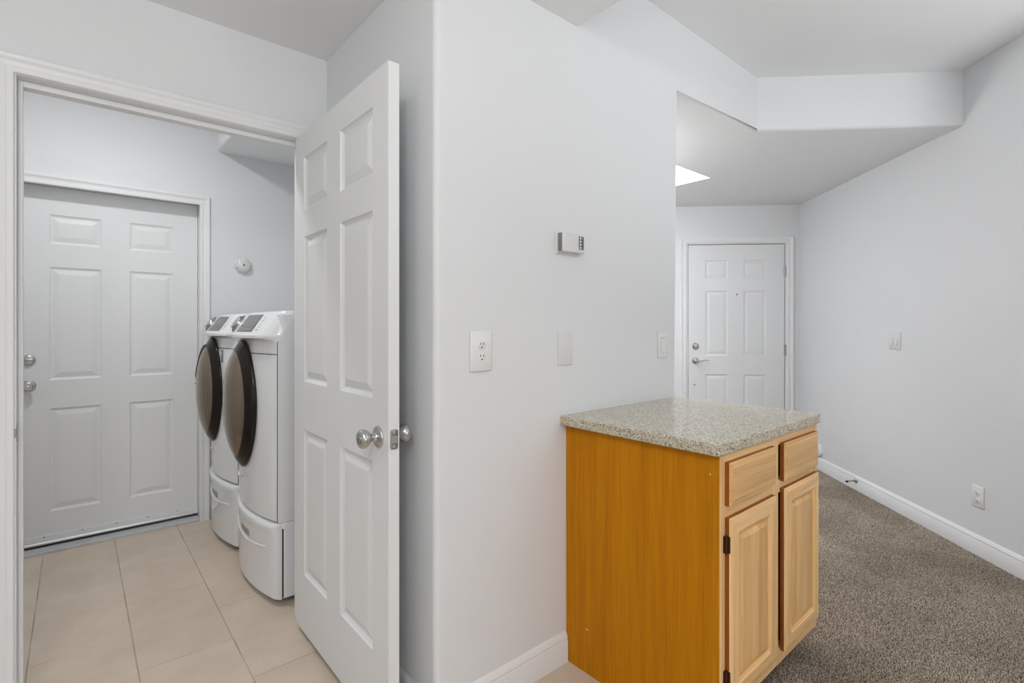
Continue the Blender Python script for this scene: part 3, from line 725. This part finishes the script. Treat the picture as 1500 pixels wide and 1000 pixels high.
def machine(name, label, cat, yfar, W, badge):
    t = root(name, label, cat, (.673, yfar, 0), -PI/2, group='front loading laundry pair on pedestals')
    # pedestal
    link('pedestal', loft([(.030, .030, .040, .012), (.362, .030, .040, .012)], UD-.02, W, .002), M_enamel, t, smooth=30)
    link('pedestal_rim', loft([(.338, .034, .030, .012), (.342, .024, .030, .012), (.366, .024, .030, .012), (.369, .030, .03, .012)], UD-.02, W, -.001), M_enamel, t, smooth=30)
    dr = link('drawer', loft([(.026, .012, .046, .016), (.032, .001, .050, .018), (.30, -.003, .050, .018), (.325, -.006, .052, .02), (.345, -.009, .054, .022), (.357, -.006, .054, .022), (.366, .004, .05, .02), (.368, .012, .046, .02)], .026, W, .003), M_enamel, t, smooth=40)
    link('pull_slot', B(W*.42, W*.62, -.0535, -.045, .252, .282, .0035, 2), M_slot, dr, smooth=50)
    bm = bmesh.new(); n_ = 14
    tube(bm, [(W*(.12+.76*i/n_), -.050*(1-(2*(.12+.76*i/n_)-1)**2)-.0025, .252-.020*math.cos(PI*(2*i/n_-1)*.5)) for i in range(n_+1)], .0040, 8)
    link('crease', bm, M_enamel, dr, smooth=60)
    for x in (.05, W-.05):
        for y in (.07, UD-.1):
            link('foot', lathe(bmesh.new(), [(.022, 0), (.022, .012), (.010, .014), (.010, .032)], 16, axis='z', c=(x, y, 0)), M_grey, t)
    link('seam_shade', loft([(.034, .020, .040, .012), (.360, .020, .040, .012)], .034, W, .005), M_gap, t)  # dark strip added as the shade inside the drawer seam
    link('top_gap_shade', loft([(.360, .030, .030, .012), (.372, .030, .030, .012)], UD-.03, W, .006), M_gap, t)  # dark layer standing in for shade between pedestal and cabinet
    # cabinet
    link('cabinet', loft([(.370, .024, .040, .012), (1.300, .024, .040, .012)], UD, W, .004), M_enamel, t, smooth=30)
    link('front_panel', loft([(.372, .012, .046, .016), (.380, .001, .050, .02), (.60, -.001, .052, .022), (1.10, -.001, .052, .022), (1.119, .000, .05, .02), (1.121, .006, .048, .018)], .024, W, .002), M_enamel, t, smooth=40)
    link('console', loft([(1.1225, .006, .048, .018), (1.1245, .000, .050, .02), (1.165, .004, .050, .022), (1.180, -.002, .052, .03), (1.188, -.022, .056, .06), (1.194, -.032, .058, .07), (1.206, -.033, .058, .07), (1.216, -.026, .056, .07), (1.306, .026, .044, .06), (1.314, .034, .040, .055), (1.318, .046, .036, .05)], UD-.01, W, .001), M_enamel, t, smooth=40)
    # side panel on the near side, cut back at the slope, with a dark seam
    pts = [(.006, .372), (.006, 1.180), (.068, 1.282), (.10, 1.300), (UD, 1.300), (UD, .372)]
    for x0, x1 in ((W-.003, W+.0025), (-.0025, .003)):
        bm = bmesh.new(); a = [bm.verts.new((x0, y, z)) for y, z in pts]; b = [bm.verts.new((x1, y, z)) for y, z in pts]
        bm.faces.new(a); bm.faces.new(b[::-1])
        for i in range(len(pts)): bm.faces.new((a[i], a[(i+1) % 6], b[(i+1) % 6], b[i]))
        link('side_panel', bm, M_enamel, t)
        link('side_seam', B(min(x0, x1)+.001, max(x0, x1)+.0002, .0045, .0062, .375, 1.180), M_gap, t)
    # control face details, laid on the slope from (y=-.026-.056*, z=1.216) to (y=.026-.044*, z=1.306)
    sl = math.atan2(1.306-1.216, .052+.012*.9)
    def on_slope(x, s):      # s 0 bottom .. 1 top
        e = 2*x/W-1; q = 1-e*e
        y0, y1 = -.026-.056*q, .026-.044*q
        return Vector((x, y0+(y1-y0)*s, 1.216+.090*s))
    def patch(name, x0, x1, s0, s1, lift, m, parent):
        bm = bmesh.new(); nrm = Vector((0, -math.sin(sl), math.cos(sl))); n_ = 6; top = []; low = []
        for i in range(n_+1):
            x = x0+(x1-x0)*i/n_
            for s, lst in ((s0, low), (s1, top)):
                p = on_slope(x, s)
                lst.append((bm.verts.new(p-nrm*.002), bm.verts.new(p+nrm*lift)))
        for i in range(n_):
            bm.faces.new((low[i][1], low[i+1][1], top[i+1][1], top[i][1]))
            bm.faces.new((low[i][0], low[i][1], low[i+1][1], low[i+1][0])); bm.faces.new((top[i][0], top[i][1], top[i+1][1], top[i+1][0]))
        bm.faces.new((low[0][0], low[0][1], top[0][1], top[0][0])); bm.faces.new((low[-1][0], low[-1][1], top[-1][1], top[-1][0]))
        return link(name, bm, m, parent)
    sc = patch('display', .300, .500, .10, .92, .0016, M_screen, t)
    patch('display_bezel', .294, .506, .06, .96, .0008, M_grey, t)
    for i in range(4):
        patch('indicator', .318+.045*i, .350+.045*i, .3, .36, .0022, M_grey, sc)
    # dial
    kb = bpy.data.objects.new('dial', None); C.objects.link(kb); kb.parent = t; kb.empty_display_size = .02
    kb.location = on_slope(.145, .5); kb.rotation_euler = (-(PI/2-sl), 0, 0)
    link('dial_ring', lathe(bmesh.new(), [(.050, -.004), (.050, .004), (.046, .006), (.044, .003), (.044, -.004)], 32), M_grey, kb, smooth=40)
    link('dial_cap', lathe(bmesh.new(), [(.040, -.004), (.039, .014), (.035, .020), (.022, .022), (0, .0225)], 32), M_chrome, kb, smooth=40)
    for i in range(5):
        patch('button', .530+.0, .548, .16+.15*i, .22+.15*i, .0025, M_plate2, t)
    # round domed door
    dc = bpy.data.objects.new('door', None); C.objects.link(dc); dc.parent = t; dc.location = (W/2-(.022 if badge else .006), -.052, .876); dc.empty_display_size = .03
    def wrap(bm):            # oval outline that follows the bowed front
        for q in bm.verts:
            q.co.x *= OV; e = q.co.x/(W/2); q.co.y += .052*e*e*.9
        return bm
    R = .308; OV = .60
    link('door_rim', wrap(lathe(bmesh.new(), [(R-.03, -.006), (R-.004, .002), (R, .006), (R, .012), (R-.010, .020), (R-.030, .032), (R-.046, .0395), (R-.056, .044)], 72)), M_bronze2, dc, smooth=50)
    link('door_glass', wrap(lathe(bmesh.new(), [(R-.054, .0425), (R-.058, .0455), (R-.078, .0545), (R-.10, .0625), (R-.13, .071), (R-.17, .079), (R-.22, .085), (R-.27, .0875), (0, .088)], 72)), M_bronze, dc, smooth=60)
    if badge:                # long grip let into the far side of the glass
        dome = [(0, .088), (.038, .0875), (.088, .085), (.138, .079), (.178, .071), (.208, .0625), (.230, .0545), (.253, .044), (.278, .032), (.298, .020), (.308, .012)]
        def dome_y(x_, z_):
            r = math.hypot(x_, z_)
            for (r0, d0), (r1, d1) in zip(dome, dome[1:]):
                if r <= r1: return d0+(d1-d0)*(r-r0)/(r1-r0)
            return .012
        line = [(-.030, .262), (-.058, .240), (-.080, .205), (-.094, .165), (-.103, .125), (-.108, .085), (-.110, .045)]
        fine = []
        for p, q in zip(line, line[1:]):
            for i in range(4): fine.append((p[0]+(q[0]-p[0])*i/4, p[1]+(q[1]-p[1])*i/4))
        fine.append(line[-1])
        for nm, dx, lift, r_, m_ in (('door_handle', .022, -.006, .017, M_bronze), ('grip_groove', .046, .0005, .0032, M_bronze2)):
            pts = [((x_+dx)/OV, -dome_y((x_+dx)/OV, z_)-lift, z_) for x_, z_ in fine]
            rr = [r_*min(1, .35+.25*min(i, len(pts)-1-i)) for i in range(len(pts))]
            bm = bmesh.new(); tube(bm, pts, rr, 10, 1.0)
            link(nm, wrap(bm), m_, dc, smooth=60)
        bm = bmesh.new(); tube(bm, [((x_)/OV, -dome_y(x_/OV, .030)-.001, .030+.004*math.sin(x_*60)) for x_ in (-.104, -.095, -.085, -.07, -.055)], .0035, 6)
        link('grip_end', wrap(bm), M_bronze2, dc)
    if badge:
        x = W*.735; yb = -.052*(1-(2*x/W-1)**2)
        b_ = link('badge', B(x-.017, x+.017, yb-.004, yb+.010, 1.042, 1.112, .001), M_grey, t)
        link('badge_ring', lathe(bmesh.new(), [(.010, 0), (.010, .0012), (.006, .0012), (.006, 0)], 20, c=(x, yb-.004, 1.092)), M_plate, b_)
        for z in (1.054, 1.063): link('badge_line', B(x-.011, x+.011, yb-.0048, yb-.0038, z, z+.003), M_plate2, b_)
    # swooping crease on the lower front
    bm = bmesh.new()
    tube(bm, [(W*(.10+.5*i/10), -.052*(1-(2*(.10+.5*i/10)-1)**2)-.001, .470+.055*math.sin(i/10*PI*.5)+.01*math.sin(i*.9)) for i in range(11)], [.001]+[.005]*9+[.001], 8)
    link('front_crease', bm, M_enamel, t, smooth=60)
    return t
machine('clothes_dryer', 'white front loading machine with bronze door on pedestal, nearer to the doorway', 'dryer', 3.056, UW, False)
machine('washing_machine', 'white front loading machine with bronze handled door, nearer to the outer door', 'washer', 3.757, .652, True)
